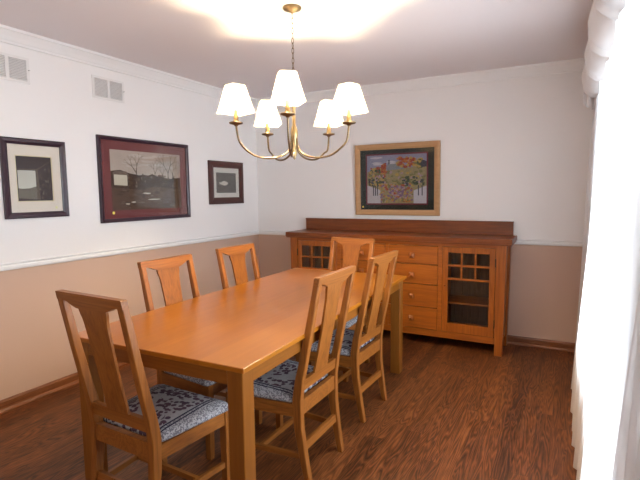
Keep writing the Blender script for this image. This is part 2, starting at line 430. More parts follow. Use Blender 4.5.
# balloon valance: puffed lobes gathered between ties, with a short tail at the far end
def valance(u, v):
    y = -0.80 - u*3.35
    lobes = 0.52
    s = ((u*3.35 + 0.02) / lobes) % 1.0
    arch = math.sin(PI*s)                     # 0 at a tie, 1 in a lobe's middle
    prof_x = lerp_tab(v, [(0, 0.0), (0.25, 0.050), (0.55, 0.102), (0.78, 0.126), (0.90, 0.112), (0.96, 0.07), (1.0, 0.012)])
    prof_z = lerp_tab(v, [(0, 2.405), (0.25, 2.330), (0.55, 2.220), (0.78, 2.090), (0.90, 2.010), (0.96, 1.975), (1.0, 1.965)])
    puff = 0.16 + 0.84*arch**0.5
    x = 3.385 - prof_x*puff - 0.018
    z = 2.405 - (2.405-prof_z)*(0.76 + 0.24*arch**0.55)
    wr = 0.006*math.sin(s*2*PI*5 + v*3) * (1-arch*0.5) + 0.004*math.sin(y*47+v*9)
    x -= wr; z += 0.006*math.sin(s*2*PI*4+1.0)*v
    if u < 0.1: x -= 0.012*(1-u/0.1)
    return (x, y, z)
va = thing('window_valance', 'gathered white balloon valance along the top of the window curtains', 'valance', (0, 0, 0))
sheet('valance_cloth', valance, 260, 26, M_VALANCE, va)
def tail(u, v):
    a = u*2.2 - 0.3
    z = 2.16 - v*(0.20 + 0.05*u)
    return (3.266 + 0.055*u + 0.010*math.sin(a*5+v)*(0.4+v) - 0.006*v, -0.775 - 0.10*u + 0.02*math.sin(u*9), z)
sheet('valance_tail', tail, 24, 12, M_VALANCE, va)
box_obj('valance_board', (3.375, XR, -4.2, -0.79, 2.395, 2.412), M_TRIM, va)
bm = bmesh.new(); add_tube(bm, [(3.345, -0.76, 2.260), (3.345, -4.8, 2.260)], 0.009, 8)
for yy in (-0.80, -2.6, -4.7): add_box(bm, 3.345, XR, yy-0.01, yy+0.01, 2.245, 2.259)
tag(obj('curtain_rod', bm, M_TRIM), 'white curtain rod hidden behind the valance carrying the sheers', 'curtain rod')

# ------------------------------------------------------------------ wall vents
def make_vent(y, z, label):
    t = thing('wall_vent', label, 'vent', (0, y, z), 0, 'return air vents under the left crown moulding')
    w, h = 0.282, 0.166
    bm = bmesh.new()
    xs = [-w/2, -w/2+0.018, -0.011, 0.011, w/2-0.018, w/2]
    add_box(bm, 0.0, 0.008, -w/2, w/2, h/2-0.016, h/2); add_box(bm, 0.0, 0.008, -w/2, w/2, -h/2, -h/2+0.016)
    for a, b in ((xs[0], xs[1]), (xs[2], xs[3]), (xs[4], xs[5])): add_box(bm, 0, 0.008, a, b, -h/2+0.016, h/2-0.016)
    obj('vent_frame', bm, M_VENT, t)
    for a, b in ((xs[1], xs[2]), (xs[3], xs[4])):
        bm = bmesh.new()
        add_box(bm, 0.0005, 0.001, a, b, -h/2+0.016, h/2-0.016, mi=1)
        n = 13
        for k in range(n):
            z0 = -h/2+0.018 + k*(h-0.036)/n
            add_loft(bm, [[(0.0012, yy, z0+0.0075), (0.0072, yy, z0), (0.0080, yy, z0+0.0012), (0.002, yy, z0+0.0088)] for yy in (a, b)])
        obj('louver_panel', bm, [M_VENT, M_DUCT], t)
    bm = bmesh.new(); add_tube(bm, [(0.006, w/2-0.008, 0.004), (0.022, w/2-0.006, 0.004)], 0.003, 8)
    obj('damper_lever', bm, M_DUCT, t)
    return t
v0 = make_vent(-1.950, 2.203, 'white louvered wall vent above the large maroon picture')
dup(v0, (0, -2.700, 2.206), 0, 'white louvered wall vent above the cream-matted picture, cut by left edge')

# ------------------------------------------------------------------ framed pictures
def frame_ring(bm, W, Hh, w, depth, lip=0.006, mi=0):
    """Mitred moulding around a W x Hh opening rectangle centred at 0 (local: X right, Z up, -Y out of the wall)."""
    def ring(off, y): return [(-W/2+off, y, -Hh/2+off), (W/2-off, y, -Hh/2+off), (W/2-off, y, Hh/2-off), (-W/2+off, y, Hh/2-off)]
    rings = [ring(0, 0), ring(0, -depth*0.8), ring(w*0.18, -depth), ring(w*0.6, -depth*0.92), ring(w*0.85, -depth*0.7), ring(w, -depth*0.62), ring(w, 0)]
    R = [[bm.verts.new(p) for p in r] for r in rings]
    for a, b in zip(R, R[1:] + R[:1]):
        for i in range(4):
            f = bm.faces.new((a[i], a[(i+1) % 4], b[(i+1) % 4], b[i])); f.material_index = mi

def flat(bm, pts, y, mi):
    vs = [bm.verts.new((p[0], y, p[1])) for p in pts]
    f = bm.faces.new(vs); f.material_index = mi

def blob(bm, x, z, rx, rz, y, mi, n=11, jag=0.3):
    flat(bm, [(x + rx*math.cos(2*PI*k/n)*(1+random.uniform(-jag, jag)), z + rz*math.sin(2*PI*k/n)*(1+random.uniform(-jag, jag))) for k in range(n)], y, mi)

def picture(name, label, loc, rz, W, Hh, fw, fmat, depth, mats_in, art, art_mats, aw, ah, ax, az, stick=None, glass=None):
    t = thing(name, label, 'picture', loc, rz)
    bm = bmesh.new(); frame_ring(bm, W, Hh, fw, depth); obj('picture_frame', bm, fmat, t)
    # mat board(s): a window board with a bevelled opening
    for k, (mm, m_out, grow, yd) in enumerate(mats_in):
        bm = bmesh.new()
        x0, x1, z0, z1 = ax-aw/2-grow, ax+aw/2+grow, az-ah/2-grow, az+ah/2+grow
        X0, X1, Z0, Z1 = -W/2+fw*0.9, W/2-fw*0.9, -Hh/2+fw*0.9, Hh/2-fw*0.9
        if m_out is not None:
            X0, X1, Z0, Z1 = x0-m_out, x1+m_out, z0-m_out, z1+m_out
        for (a, b, c, d) in ((X0, x0, Z0, Z1), (x1, X1, Z0, Z1), (x0, x1, Z0, z0), (x0, x1, z1, Z1)):
            add_box(bm, a, b, -yd-0.0014, -yd, c, d)
        obj('mat_board' if k == 0 else 'inner_mat', bm, mm, t)
    bm = bmesh.new(); art(bm, aw, ah, -0.0035)
    p = obj('art_print', bm, art_mats, t); p.location = (ax, 0, az)
    bm = bmesh.new(); add_box(bm, -W/2+fw*0.9, W/2-fw*0.9, -0.0115, -0.0100, -Hh/2+fw*0.9, Hh/2-fw*0.9)
    obj('glass_pane', bm, glass or M_GLASS, t)
    if stick:
        bm = bmesh.new(); n = 14
        add_prism(bm, [(stick[0]+stick[2]*math.cos(2*PI*k/n), stick[1]+stick[2]*math.sin(2*PI*k/n)) for k in range(n)], 'Y', -0.0122, -0.0115)
        obj('dot_sticker', bm, stick[3], t)['label'] = 'small round yellow sticker'
    return t

def tree_bare(bm, x, z, h, y, mi, lean=0.0):
    def br(x, z, a, l, w, d):
        x2, z2 = x + l*math.sin(a), z + l*math.cos(a)
        nx, nz = math.cos(a)*w, -math.sin(a)*w
        flat(bm, [(x-nx, z-nz), (x+nx, z+nz), (x2+nx*0.6, z2+nz*0.6), (x2-nx*0.6, z2-nz*0.6)], y, mi)
        if d > 0:
            for s in (-1, 1):
                br(x2, z2, a + s*random.uniform(0.25, 0.65), l*random.uniform(0.6, 0.8), w*0.62, d-1)
    br(x, z, lean, h*0.34, h*0.022, 4)

# 1: cream mat, dark interior with a bright window opening
def art_window(bm, w, h, y):
    flat(bm, [(-w/2, -h/2), (w/2, -h/2), (w/2, h/2), (-w/2, h/2)], y, 0)
    flat(bm, [(-w*0.47, -h*0.23), (0.03*w, -h*0.21), (0.03*w, h*0.185), (-w*0.47, h*0.185)], y-0.0003, 1)
    flat(bm, [(-w*0.47, -h*0.44), (0.06*w, -h*0.47), (0.03*w, -h*0.17), (-w*0.25, -h*0.235), (-w*0.47, -h*0.215)], y-0.0005, 2)
    flat(bm, [(0.04*w, -h*0.48), (0.13*w, -h*0.48), (0.10*w, h*0.20), (0.04*w, h*0.20)], y-0.0006, 3)
    flat(bm, [(-w*0.5, h*0.2), (w*0.1, h*0.2), (w*0.5, h*0.42), (w*0.5, h*0.44), (w*0.1, h*0.23), (-w*0.5, h*0.22)], y-0.0006, 3)
    for k in range(26):
        blob(bm, random.uniform(0.12, 0.46)*w, random.uniform(-0.44, 0.3)*h, w*0.02, h*random.uniform(0.01, 0.04), y-0.0007, 3 if k % 3 else 2, 6)
RZL = -PI/2 + PI    # pictures on the left wall: local -Y must point to +X, local X towards +Y
picture('framed_picture', 'dark plum framed picture with cream mat, print of a bright window opening', (0.001, -2.566, 1.502), PI/2, 0.432, 0.524, 0.040, M_PURPLE, 0.024,
        [(M_CREAM, None, 0.006, 0.0065), (M_YELLOWCREAM, 0.006, 0.0, 0.0045)], art_window,
        [ink('charcoal_ink', (0.085, 0.068, 0.074)), ink('window_pale_ink', (0.58, 0.56, 0.52), 0.1, 12), ink('field_grey_ink', (0.20, 0.18, 0.16)), ink('post_brown_ink', (0.15, 0.12, 0.105))],
        0.236, 0.295, -0.006, 0.0, (0.128, -0.196, 0.0085, M_WSTICK))

# 2: maroon mat, sepia hillside with bare trees and a pale house
def art_sepia(bm, w, h, y):
    flat(bm, [(-w/2, -h/2), (w/2, -h/2), (w/2, h/2), (-w/2, h/2)], y, 0)
    for k in range(12): blob(bm, random.uniform(-0.36, 0.36)*w, random.uniform(0.22, 0.44)*h, w*0.09, h*0.025, y-0.0002, 5, 10)
    hill = [(-w/2, h*0.10)] + [(-w/2 + w*k/16, h*(0.145 + 0.02*math.sin(k*0.9) - 0.006*k + random.uniform(-.022, .022))) for k in range(17)]
    flat(bm, hill + [(w/2, -h/2), (-w/2, -h/2)], y-0.0003, 1)
    flat(bm, [(-w/2, -h*0.12), (-w*0.1, -h*0.16), (w*0.1, -h*0.10), (w*0.5, -h*0.16), (w/2, -h/2), (-w/2, -h/2)], y-0.0005, 2)
    flat(bm, [(-w*0.46, -h*0.08), (-w*0.29, -h*0.09), (-w*0.29, h*0.09), (-w*0.46, h*0.10)], y-0.0007, 3)
    flat(bm, [(-w*0.48, h*0.095), (-w*0.27, h*0.085), (-w*0.30, h*0.15), (-w*0.45, h*0.155)], y-0.0008, 4)
    for k in range(60): blob(bm, random.uniform(-0.44, 0.44)*w, random.uniform(-0.10, 0.10)*h, w*random.uniform(.01, .03), h*random.uniform(.01, .03), y-0.0006, random.choice((1, 1, 2, 4)), 7)
    flat(bm, [(-w*0.09, -h*0.30), (-w*0.065, -h*0.30), (-w*0.07, h*0.12), (-w*0.085, h*0.12)], y-0.0009, 1)
    for k in range(70): blob(bm, random.uniform(-0.42, 0.42)*w, random.uniform(-0.46, -0.14)*h, w*random.uniform(.015, .05), h*random.uniform(.006, .016), y-0.0008, random.choice((1, 2, 4)), 8)
    for (xx, zz, a, b) in ((-0.30, -0.40, .03, .012), (-.02, -.22, .06, .012), (0.06, -.33, .10, .012), (-.22, -.37, .04, .010)): blob(bm, xx*w, zz*h, a*w, b*h, y-0.0010, 3, 8)
    for (xx, zz, hh) in ((-0.15, -0.05, 0.72), (0.10, 0.0, 0.5), (0.30, -0.05, 0.78), (0.38, 0.0, 0.5), (0.22, 0, .45)):
        tree_bare(bm, xx*w, zz*h, hh*h*0.75, y-0.0010, 1, random.uniform(-.15, .15))
picture('framed_picture', 'large dark framed picture with wide maroon mat and sepia bare-tree landscape', (0.001, -1.605, 1.508), PI/2, 0.962, 0.674, 0.030, M_PURPLE, 0.026,
        [(M_MAROON, None, 0.0, 0.0055)], art_sepia,
        [ink('sepia_sky_ink', (0.46, 0.37, 0.33), 0.12, 8), ink('sepia_dark_ink', (0.062, 0.035, 0.026)), ink('sepia_ground_ink', (0.105, 0.062, 0.046)), ink('sepia_house_ink', (0.58, 0.51, 0.42), 0.15), ink('sepia_brown_ink', (0.15, 0.105, 0.085)), ink('sepia_cloud_ink', (0.53, 0.44, 0.40), 0.1, 10)],
        0.750, 0.480, 0.004, -0.003, (-0.366, -0.262, 0.012, M_YSTICK))

# 3: small cherry frame, white mat, pale leaf on dark ground
def art_leaf(bm, w, h, y):
    flat(bm, [(-w/2, -h/2), (w/2, -h/2), (w/2, h/2), (-w/2, h/2)], y, 0)
    for k in range(24): blob(bm, random.uniform(-.45, .45)*w, random.uniform(-.45, .45)*h, .05*w, .03*h, y-0.0002, random.choice((1, 3)), 8)
    n = 20; flat(bm, [(-0.10*w + 0.17*w*math.cos(2*PI*k/n), -0.04*h + (0.13*h)*math.sin(2*PI*k/n)*(1 if math.sin(2*PI*k/n) > 0 else .7)) for k in range(n)], y-0.0005, 2)
    flat(bm, [(-0.24*w, -0.03*h), (-0.33*w, 0.07*h), (-0.33*w, -0.10*h)], y-0.0005, 2)
    flat(bm, [(-0.02*w, 0.05*h), (0.10*w, -0.02*h), (-0.01*w, -0.10*h)], y-0.0006, 2)
picture('framed_picture', 'small cherry framed picture with white mat and pale shape on dark print, nearest the corner', (0.001, -0.563, 1.502), PI/2, 0.552, 0.440, 0.068, M_CHERRY, 0.024,
        [(plain('white_mat_board', (0.70, 0.66, 0.63), 0.9, spec=0.1), None, 0.0, 0.0055)], art_leaf,
        [ink('leaf_dark_ink', (0.10, 0.085, 0.08)), ink('leaf_mid_ink', (0.15, 0.13, 0.12)), ink('leaf_pale_ink', (0.62, 0.58, 0.54), 0.08), ink('leaf_black_ink', (0.06, 0.05, 0.05))],
        0.325, 0.208, 0.0, -0.001)

# 4: oak frame over the sideboard, autumn hillside
def art_autumn(bm, w, h, y):
    flat(bm, [(-w/2, -h/2), (w/2, -h/2), (w/2, h/2), (-w/2, h/2)], y, 0)
    for k in range(9): blob(bm, random.uniform(-.4, .4)*w, random.uniform(.30, .46)*h, .08*w, .02*h, y-0.0001, 9, 9)
    T = 1
    def inside(x, z, rx, rz): return max(-w/2+rx*1.3, min(w/2-rx*1.3, x)), max(-h/2+rz*1.3, min(h/2-rz*1.3, z))
    def blobs(n, xa, xb, za, zb, r, mis, yy):
        for _ in range(n):
            rr = r*random.uniform(.6, 1.2); x, z = inside(random.uniform(xa, xb)*w, random.uniform(za, zb)*h, rr*w, rr*h)
            blob(bm, x, z, rr*w, rr*h, yy - random.uniform(0, .0003), random.choice(mis), 9)
    flat(bm, [(-w/2, h*0.16), (-w*.2, h*.2), (w*.1, h*.22), (w*.5, h*.26), (w/2, -h*.5), (-w/2, -h*.5)], y-0.0003, 5)
    blobs(60, -.46, -.20, .06, .24, .03, (1, 2, 3, 6), y-.0006)
    blobs(30, -.25, -.13, .12, .32, .026, (2, 2, 1), y-.0009)
    flat(bm, [(-w*.17, h*.18), (w*.13, h*.21), (w*.13, h*.27), (w*.09, h*.33), (-w*.13, h*.31), (-w*.17, h*.26)], y-.0012, 7)
    flat(bm, [(-w*.13, h*.31), (-w*.11, h*.31), (-w*.11, h*.40), (-w*.13, h*.40)], y-.0012, 8)
    blobs(70, .02, .30, .24, .44, .026, (2, 2, 1, 3), y-.0015)
    blobs(30, .28, .42, .22, .40, .026, (3, 4, 6), y-.0015)
    flat(bm, [(w*.38, h*.22), (w*.5, h*.24), (w*.5, h*.34), (w*.44, h*.38), (w*.38, h*.33)], y-.0012, 8)
    blobs(120, -.46, .46, -.12, .17, .03, (4, 4, 5, 3, 11), y-.0018)
    blobs(40, .10, .46, -.14, .04, .024, (6, 6, 4, 8), y-.0021)
    blobs(36, -.46, -.22, -.14, .04, .024, (6, 8, 3), y-.0021)
    flat(bm, [(-w*.5, -h*.5), (-w*.27, -h*.5), (-w*.27, -h*.22), (-w*.5, -h*.12)], y-.0023, 9)
    flat(bm, [(w*.29, -h*.5), (w*.5, -h*.5), (w*.5, -h*.14), (w*.29, -h*.24)], y-.0023, 9)
    for xx in (-.40, -.365, -.33, .36, .42): flat(bm, [((xx)*w, -h*.34), ((xx+.018)*w, -h*.34), ((xx+.016)*w, -h*.13), (xx*w, -h*.13)], y-.0026, 8)
    blobs(190, -.28, .28, -.47, -.10, .022, (1, 3, 2, 10, 4, 11), y-.0027)
    blobs(50, -.14, .14, -.40, -.16, .02, (10, 10, 11), y-.0031)
picture('framed_picture', 'light oak framed picture with dark green mat and autumn garden, above the sideboard', (1.679, -0.010, 1.509), 0, 0.868, 0.706, 0.056, [LIGHTOAK['X']], 0.026,
        [(M_GREENMAT, None, 0.014, 0.0080), (M_WINE, 0.016, 0.0, 0.0068)], art_autumn,
        [ink('sky_blue_ink', (0.32, 0.32, 0.47), .12, 9), ink('orange_ink', (0.52, 0.20, 0.06)), ink('red_ink', (0.40, 0.075, 0.04)), ink('gold_ink', (0.52, 0.34, 0.10)), ink('olive_ink', (0.22, 0.20, 0.085)), ink('straw_ink', (0.36, 0.29, 0.16)), ink('dark_green_ink', (0.07, 0.09, 0.05)), ink('barn_grey_ink', (0.26, 0.28, 0.32)), ink('slate_ink', (0.06, 0.06, 0.09)), ink('pale_lilac_ink', (0.62, 0.58, 0.66), .08), ink('violet_ink', (0.24, 0.14, 0.26)), ink('mauve_ink', (0.45, 0.30, 0.33))],
        0.610, 0.476, -0.001, 0.004, (-0.352, -0.270, 0.010, M_YSTICK), M_GLASSB).rotation_euler = (math.radians(1.5), 0, 0)

# ------------------------------------------------------------------ dining table
TX, TY, TR = 1.6514, -2.1190, 0.0214
TW, TL, TH = 0.980, 2.105, 0.750
table = thing('dining_table', 'long honey oak dining table in the middle of the room', 'table', (TX, TY, 0), TR)
bm = bmesh.new(); add_box(bm, -TW/2, TW/2, -TL/2, TL/2, TH-0.021, TH, bev=0.003, seg=2); obj('tabletop', bm, TT, table)
LS, INS = 0.074, 0.022
for sx in (-1, 1):
    for sy in (-1, 1):
        cx, cy = sx*(TW/2-INS-LS/2), sy*(TL/2-INS-LS/2)
        box_obj('leg', (cx-LS/2, cx+LS/2, cy-LS/2, cy+LS/2, 0, TH-0.021), TB['Z'], table, bev=0.003)
for s in (-1, 1):
    yy = s*(TL/2-INS-0.014); box_obj('apron', (-TW/2+INS+LS, TW/2-INS-LS, yy-0.011, yy+0.011, TH-0.086, TH-0.021), TB['X'], table)
    xx = s*(TW/2-INS-0.014); box_obj('apron', (xx-0.011, xx+0.011, -TL/2+INS+LS, TL/2-INS-LS, TH-0.086, TH-0.021), TB['Y'], table)

# ------------------------------------------------------------------ dining chairs (local: +Y is the way the sitter faces, origin under the top of the back)
CHH = 1.012
def yb(z): return lerp_tab(z, [(0, 0.068), (0.12, 0.088), (0.28, 0.108), (0.42, 0.110), (0.52, 0.097), (0.75, 0.050), (1.012, 0.0)])
def dpt(z): return lerp_tab(z, [(0, 0.030), (0.30, 0.044), (0.45, 0.046), (0.60, 0.038), (1.012, 0.028)])
def xo(z): return lerp_tab(z, [(0, 0.188), (0.4, 0.199), (1.012, 0.200)])
def make_chair(label):
    t = thing('dining_chair', label, 'chair', (0, 0, 0), 0, 'oak dining chairs around the table')
    for s in (-1, 1):
        bm = bmesh.new(); rings = []
        for k in range(29):
            z = (CHH-0.030)*k/28; w = 0.033; a = xo(z)*s; b = (xo(z)-w)*s; c = 0.003
            y0, y1 = yb(z), yb(z)+dpt(z)
            q = 1 if s > 0 else -1
            rings.append([(b+q*c, y0, z), (a-q*c, y0, z), (a, y0+c, z), (a, y1-c, z), (a-q*c, y1, z), (b+q*c, y1, z), (b, y1-c, z), (b, y0+c, z)])
        add_loft(bm, rings); obj('rear_leg', bm, CH['Z'], t)
        # front leg
        bm = bmesh.new(); cx = s*0.215; rings = []
        for z, hw in ((0, 0.014), (0.02, 0.015), (0.33, 0.019), (0.402, 0.019)):
            rings.append([(cx-hw, 0.505-hw, z), (cx+hw, 0.505-hw, z), (cx+hw, 0.505+hw, z), (cx-hw, 0.505+hw, z)])
        add_loft(bm, rings); obj('front_leg', bm, CH['Z'], t)
    # top rail: full width, deeper over the splat, bracket-shaped below
    prof = [(-0.200, CHH-0.034), (-0.158, CHH-0.034), (-0.135, CHH-0.040), (-0.108, CHH-0.053), (-0.084, CHH-0.061), (0.084, CHH-0.061), (0.108, CHH-0.053), (0.135, CHH-0.040), (0.158, CHH-0.034), (0.200, CHH-0.034),
            (0.200, CHH-0.004), (0.196, CHH), (-0.196, CHH), (-0.200, CHH-0.004)]
    bm = bmesh.new(); F = []; B = []
    for x, z in prof:
        B.append(bm.verts.new((x, yb(z), z))); F.append(bm.verts.new((x, yb(z)+0.027, z)))
    n = len(prof)
    for i in range(n): bm.faces.new((B[i], B[(i+1) % n], F[(i+1) % n], F[i]))
    bm.faces.new(B); bm.faces.new(list(reversed(F)))
    obj('top_rail', bm, CH['X'], t)
    # vase splat
    bm = bmesh.new(); rings = []
    for z, hw in ((0.512, 0.067), (0.56, 0.0645), (0.62, 0.063), (0.70, 0.064), (0.78, 0.0665), (0.86, 0.070), (0.89, 0.072), (0.91, 0.0755), (0.926, 0.081), (0.940, 0.084), (0.954, 0.085)):
        y = yb(z)+0.008
        rings.append([(-hw, y, z), (hw, y, z), (hw, y+0.011, z), (-hw, y+0.011, z)])
    add_loft(bm, rings); obj('splat', bm, CH['Z'], t)
    def rail(name, z0, z1, yoff, th, xw=0.169):
        bm = bmesh.new()
        add_loft(bm, [[(x, yb(z0)+yoff, z0), (x, yb(z0)+yoff+th, z0), (x, yb(z1)+yoff+th, z1), (x, yb(z1)+yoff, z1)] for x in (-xw, xw)])
        return obj(name, bm, CH['X'], t)
    rail('lower_back_rail', 0.458, 0.514, 0.008, 0.022)
    rail('rear_stretcher', 0.165, 0.203, 0.010, 0.018, 0.164)
    # seat frame (four rails joined in a trapezoid)
    bm = bmesh.new()
    add_box(bm, -0.168, 0.168, yb(.4)+0.006, yb(.4)+0.030, 0.342, 0.416)
    add_box(bm, -0.197, 0.197, 0.494, 0.516, 0.338, 0.400)
    for s in (-1, 1):
        add_loft(bm, [[(s*0.198, 0.150, z), (s*0.176, 0.150, z), (s*0.205, 0.488, z), (s*0.229, 0.488, z)] for z in (0.338, 0.400)])
    obj('seat_frame', bm, CH['Y'], t)
    # cushion
    bm = bmesh.new(); rings = []
    def outline(ins, z):
        pts = []
        y0, y1, h0, h1, r = 0.158+ins, 0.530-ins, 0.197-ins, 0.240-ins, 0.030
        for (cx, cy, a0) in ((h1-r, y1-r, 0), (-(h1-r), y1-r, 90), (-(h0-r*.5), y0+r*.5, 180), (h0-r*.5, y0+r*.5, 270)):
            rr = r if cy > 0.3 else r*.5
            for k in range(5):
                a = math.radians(a0 + 90*k/4); pts.append((cx+rr*math.cos(a), cy+rr*math.sin(a), z))
        return pts
    for ins, z in ((0.008, 0.400), (0.001, 0.405), (0.0, 0.414), (0.003, 0.424), (0.013, 0.434), (0.034, 0.442), (0.07, 0.448), (0.13, 0.452)):
        rings.append(outline(ins, z))
    add_loft(bm, rings, smooth=True); obj('seat_cushion', bm, M_FABRIC, t)['label'] = 'blue-grey floral tapestry seat cushion with striped border'
    for s in (-1, 1):
        bm = bmesh.new()
        add_loft(bm, [[(s*(x-0.008), y, z0), (s*(x+0.008), y, z0), (s*(x+0.008), y, z0+0.026), (s*(x-0.008), y, z0+0.026)] for x, y, z0 in ((0.180, yb(.15)+dpt(.15)-0.005, 0.130), (0.214, 0.492, 0.130))])
        obj('side_stretcher', bm, CH['Y'], t)
    box_obj('cross_stretcher', (-0.190, 0.190, 0.335, 0.352, 0.131, 0.155), CH['X'], t)
    return t

head = make_chair('oak chair at the near end of the table, its back nearest the camera at left')
head.location = (1.597, -3.372, 0); head.rotation_euler = (0, 0, math.radians(-2.2))
dup(head, (2.236, -2.491, 0), math.radians(89.5), 'oak chair at the right side of the table, nearer to the camera')
dup(head, (2.226, -1.795, 0), math.radians(88.0), 'oak chair at the right side of the table, nearer to the sideboard')
dup(head, (1.072, -2.476, 0), math.radians(-90.6), 'oak chair on the wall side of the table, below the large maroon picture')
dup(head, (1.060, -1.799, 0), math.radians(-91.5), 'oak chair on the wall side of the table, nearer to the room corner')
dup(head, (1.620, -0.928, 0), math.radians(174.5), 'oak chair at the far end of the table, standing in front of the sideboard')

# ------------------------------------------------------------------ sideboard
sb = thing('sideboard', 'long oak sideboard with drawers and glazed doors against the back wall', 'sideboard', (1.722, 0, 0))
YFR, YBK = -0.400, -0.030
bm = bmesh.new(); add_box(bm, -1.080, 1.080, -0.431, -0.030, 0.950, 0.993, bev=0.004, seg=2); add_box(bm, -1.074, 1.074, -0.425, -0.030, 0.937, 0.950)
obj('top', bm, SBT['X'], sb)
bm = bmesh.new(); add_box(bm, -1.048, 1.048, -0.058, -0.030, 0.993, 1.104, bev=0.002); add_box(bm, -1.050, 1.050, -0.062, -0.028, 1.104, 1.1163, bev=0.002)
obj('backsplash', bm, SBT['X'], sb)
for sx in (-1, 1):
    for (ya, yb2) in ((YFR-0.010, YFR+0.065), (YBK-0.072, YBK)):
        bm = bmesh.new(); rings = []
        for z, wo, wi in ((0, 1.022, 0.960), (0.45, 1.030, 0.956), (0.937, 1.036, 0.954)):
            rings.append([(sx*wi, ya, z), (sx*wo, ya, z), (sx*wo, yb2, z), (sx*wi, yb2, z)])
        add_loft(bm, rings); obj('leg', bm, SB['Z'], sb)
# carcass: side panels, bottom, dividers, face frame rails
bm = bmesh.new()
for s in (-1, 1):
    add_box(bm, s*1.000 - 0.009, s*1.000 + 0.009, YFR+0.06, YBK-0.06, 0.10, 0.937)
add_box(bm, -0.99, 0.99, YFR+0.02, YBK-0.004, 0.130, 0.150)
for xd in (-0.503, 0.503): add_box(bm, xd-0.009, xd+0.009, YFR+0.02, YBK-0.004, 0.150, 0.937)
obj('carcass', bm, SB['Z'], sb)
bm = bmesh.new()
add_box(bm, -0.955, 0.955, YFR-0.001, YFR+0.022, 0.095, 0.152)            # bottom rail
add_box(bm, -0.955, 0.955, YFR-0.001, YFR+0.022, 0.912, 0.937)            # top rail
for a, b in ((0.474, 0.512), (-0.512, -0.474), (-0.014, 0.014)): add_box(bm, a, b, YFR-0.001, YFR+0.022, 0.152, 0.912)
obj('face_frame', bm, SB['X'], sb)
bm = bmesh.new()
add_box(bm, -0.99, 0.99, YBK-0.004, YBK, 0.13, 0.937)
for k in range(27):
    xx = -0.99 + k*0.0735; add_box(bm, xx, xx+0.066, YBK-0.010, YBK-0.004, 0.15, 0.935)
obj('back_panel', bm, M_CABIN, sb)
for s in (-1, 1):
    x0, x1 = sorted((s*0.514, s*0.990)); box_obj('shelf', (x0, x1, YFR+0.05, YBK-0.012, 0.398, 0.414), SB['X'], sb)
# drawers
ZS = [0.154, 0.354, 0.561, 0.742, 0.910]
def knob_bm(x, z, r=0.019):
    bm = bmesh.new(); rings = []
    for y, q in ((YFR-0.004, 0.012), (YFR-0.014, 0.010), (YFR-0.018, 0.020), (YFR-0.028, 0.023), (YFR-0.034, 0.020), (YFR-0.042, 0.006)):
        rings.append([(x-q, y, z-q), (x+q, y, z-q), (x+q, y, z+q), (x-q, y, z+q)])
    add_loft(bm, rings); return bm
for col in (-1, 1):
    for k in range(4):
        z0, z1 = ZS[k]+0.003, ZS[k+1]-0.003
        x0, x1 = sorted((col*0.016, col*0.472))
        bm = bmesh.new(); add_box(bm, x0, x1, YFR-0.005, YFR+0.015, z0, z1, bev=0.002); add_box(bm, x0+0.02, x1-0.02, YFR+0.015, YBK-0.06, z0+0.01, z1-0.02)
        d = obj('drawer', bm, SB['X'], sb)
        obj('knob', knob_bm((x0+x1)/2, (z0+z1)/2-0.004), SB['Z'], d)
# glazed doors
for s in (-1, 1):
    x0, x1, z0, z1 = 0.515, 0.951, 0.155, 0.909
    g0, g1, gz0, gz1 = 0.563, 0.906, 0.237, 0.860
    bm = bmesh.new()
    def mbox(a, b, c, d, e, f, bv=0.0):
        p, q = sorted((s*a, s*b)); add_box(bm, p, q, c, d, e, f, bev=bv)
    mbox(x0, g0, YFR-0.004, YFR+0.018, z0, z1, .002); mbox(g1, x1, YFR-0.004, YFR+0.018, z0, z1, .002)
    mbox(g0, g1, YFR-0.003, YFR+0.017, z0, gz0); mbox(g0, g1, YFR-0.003, YFR+0.017, gz1, z1)
    d = obj('door', bm, SB['Z'], sb)
    bm = bmesh.new()
    for k in (1, 2):
        xx = g0 + (g1-g0)*k/3; mbox(xx-0.0075, xx+0.0075, YFR-0.002, YFR+0.012, 0.630, gz1)
    for zz in (0.748, 0.630): mbox(g0, g1, YFR-0.0022, YFR+0.0122, zz-0.0085, zz+0.0085)
    obj('muntin_grid', bm, SB['X'], d)
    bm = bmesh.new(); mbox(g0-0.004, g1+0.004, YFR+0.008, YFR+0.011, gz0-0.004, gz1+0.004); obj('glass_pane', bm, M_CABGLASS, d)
    for zz in (0.79, 0.27):
        bm = bmesh.new(); mbox(x1-0.002, x1+0.006, YFR-0.012, YFR-0.004, zz-0.035, zz+0.035); obj('hinge', bm, M_HINGE, d)
    bm = bmesh.new(); mbox(x0+0.014, x0+0.030, YFR-0.022, YFR-0.004, 0.555, 0.571, .003); obj('door_knob', bm, SB['Z'], d)

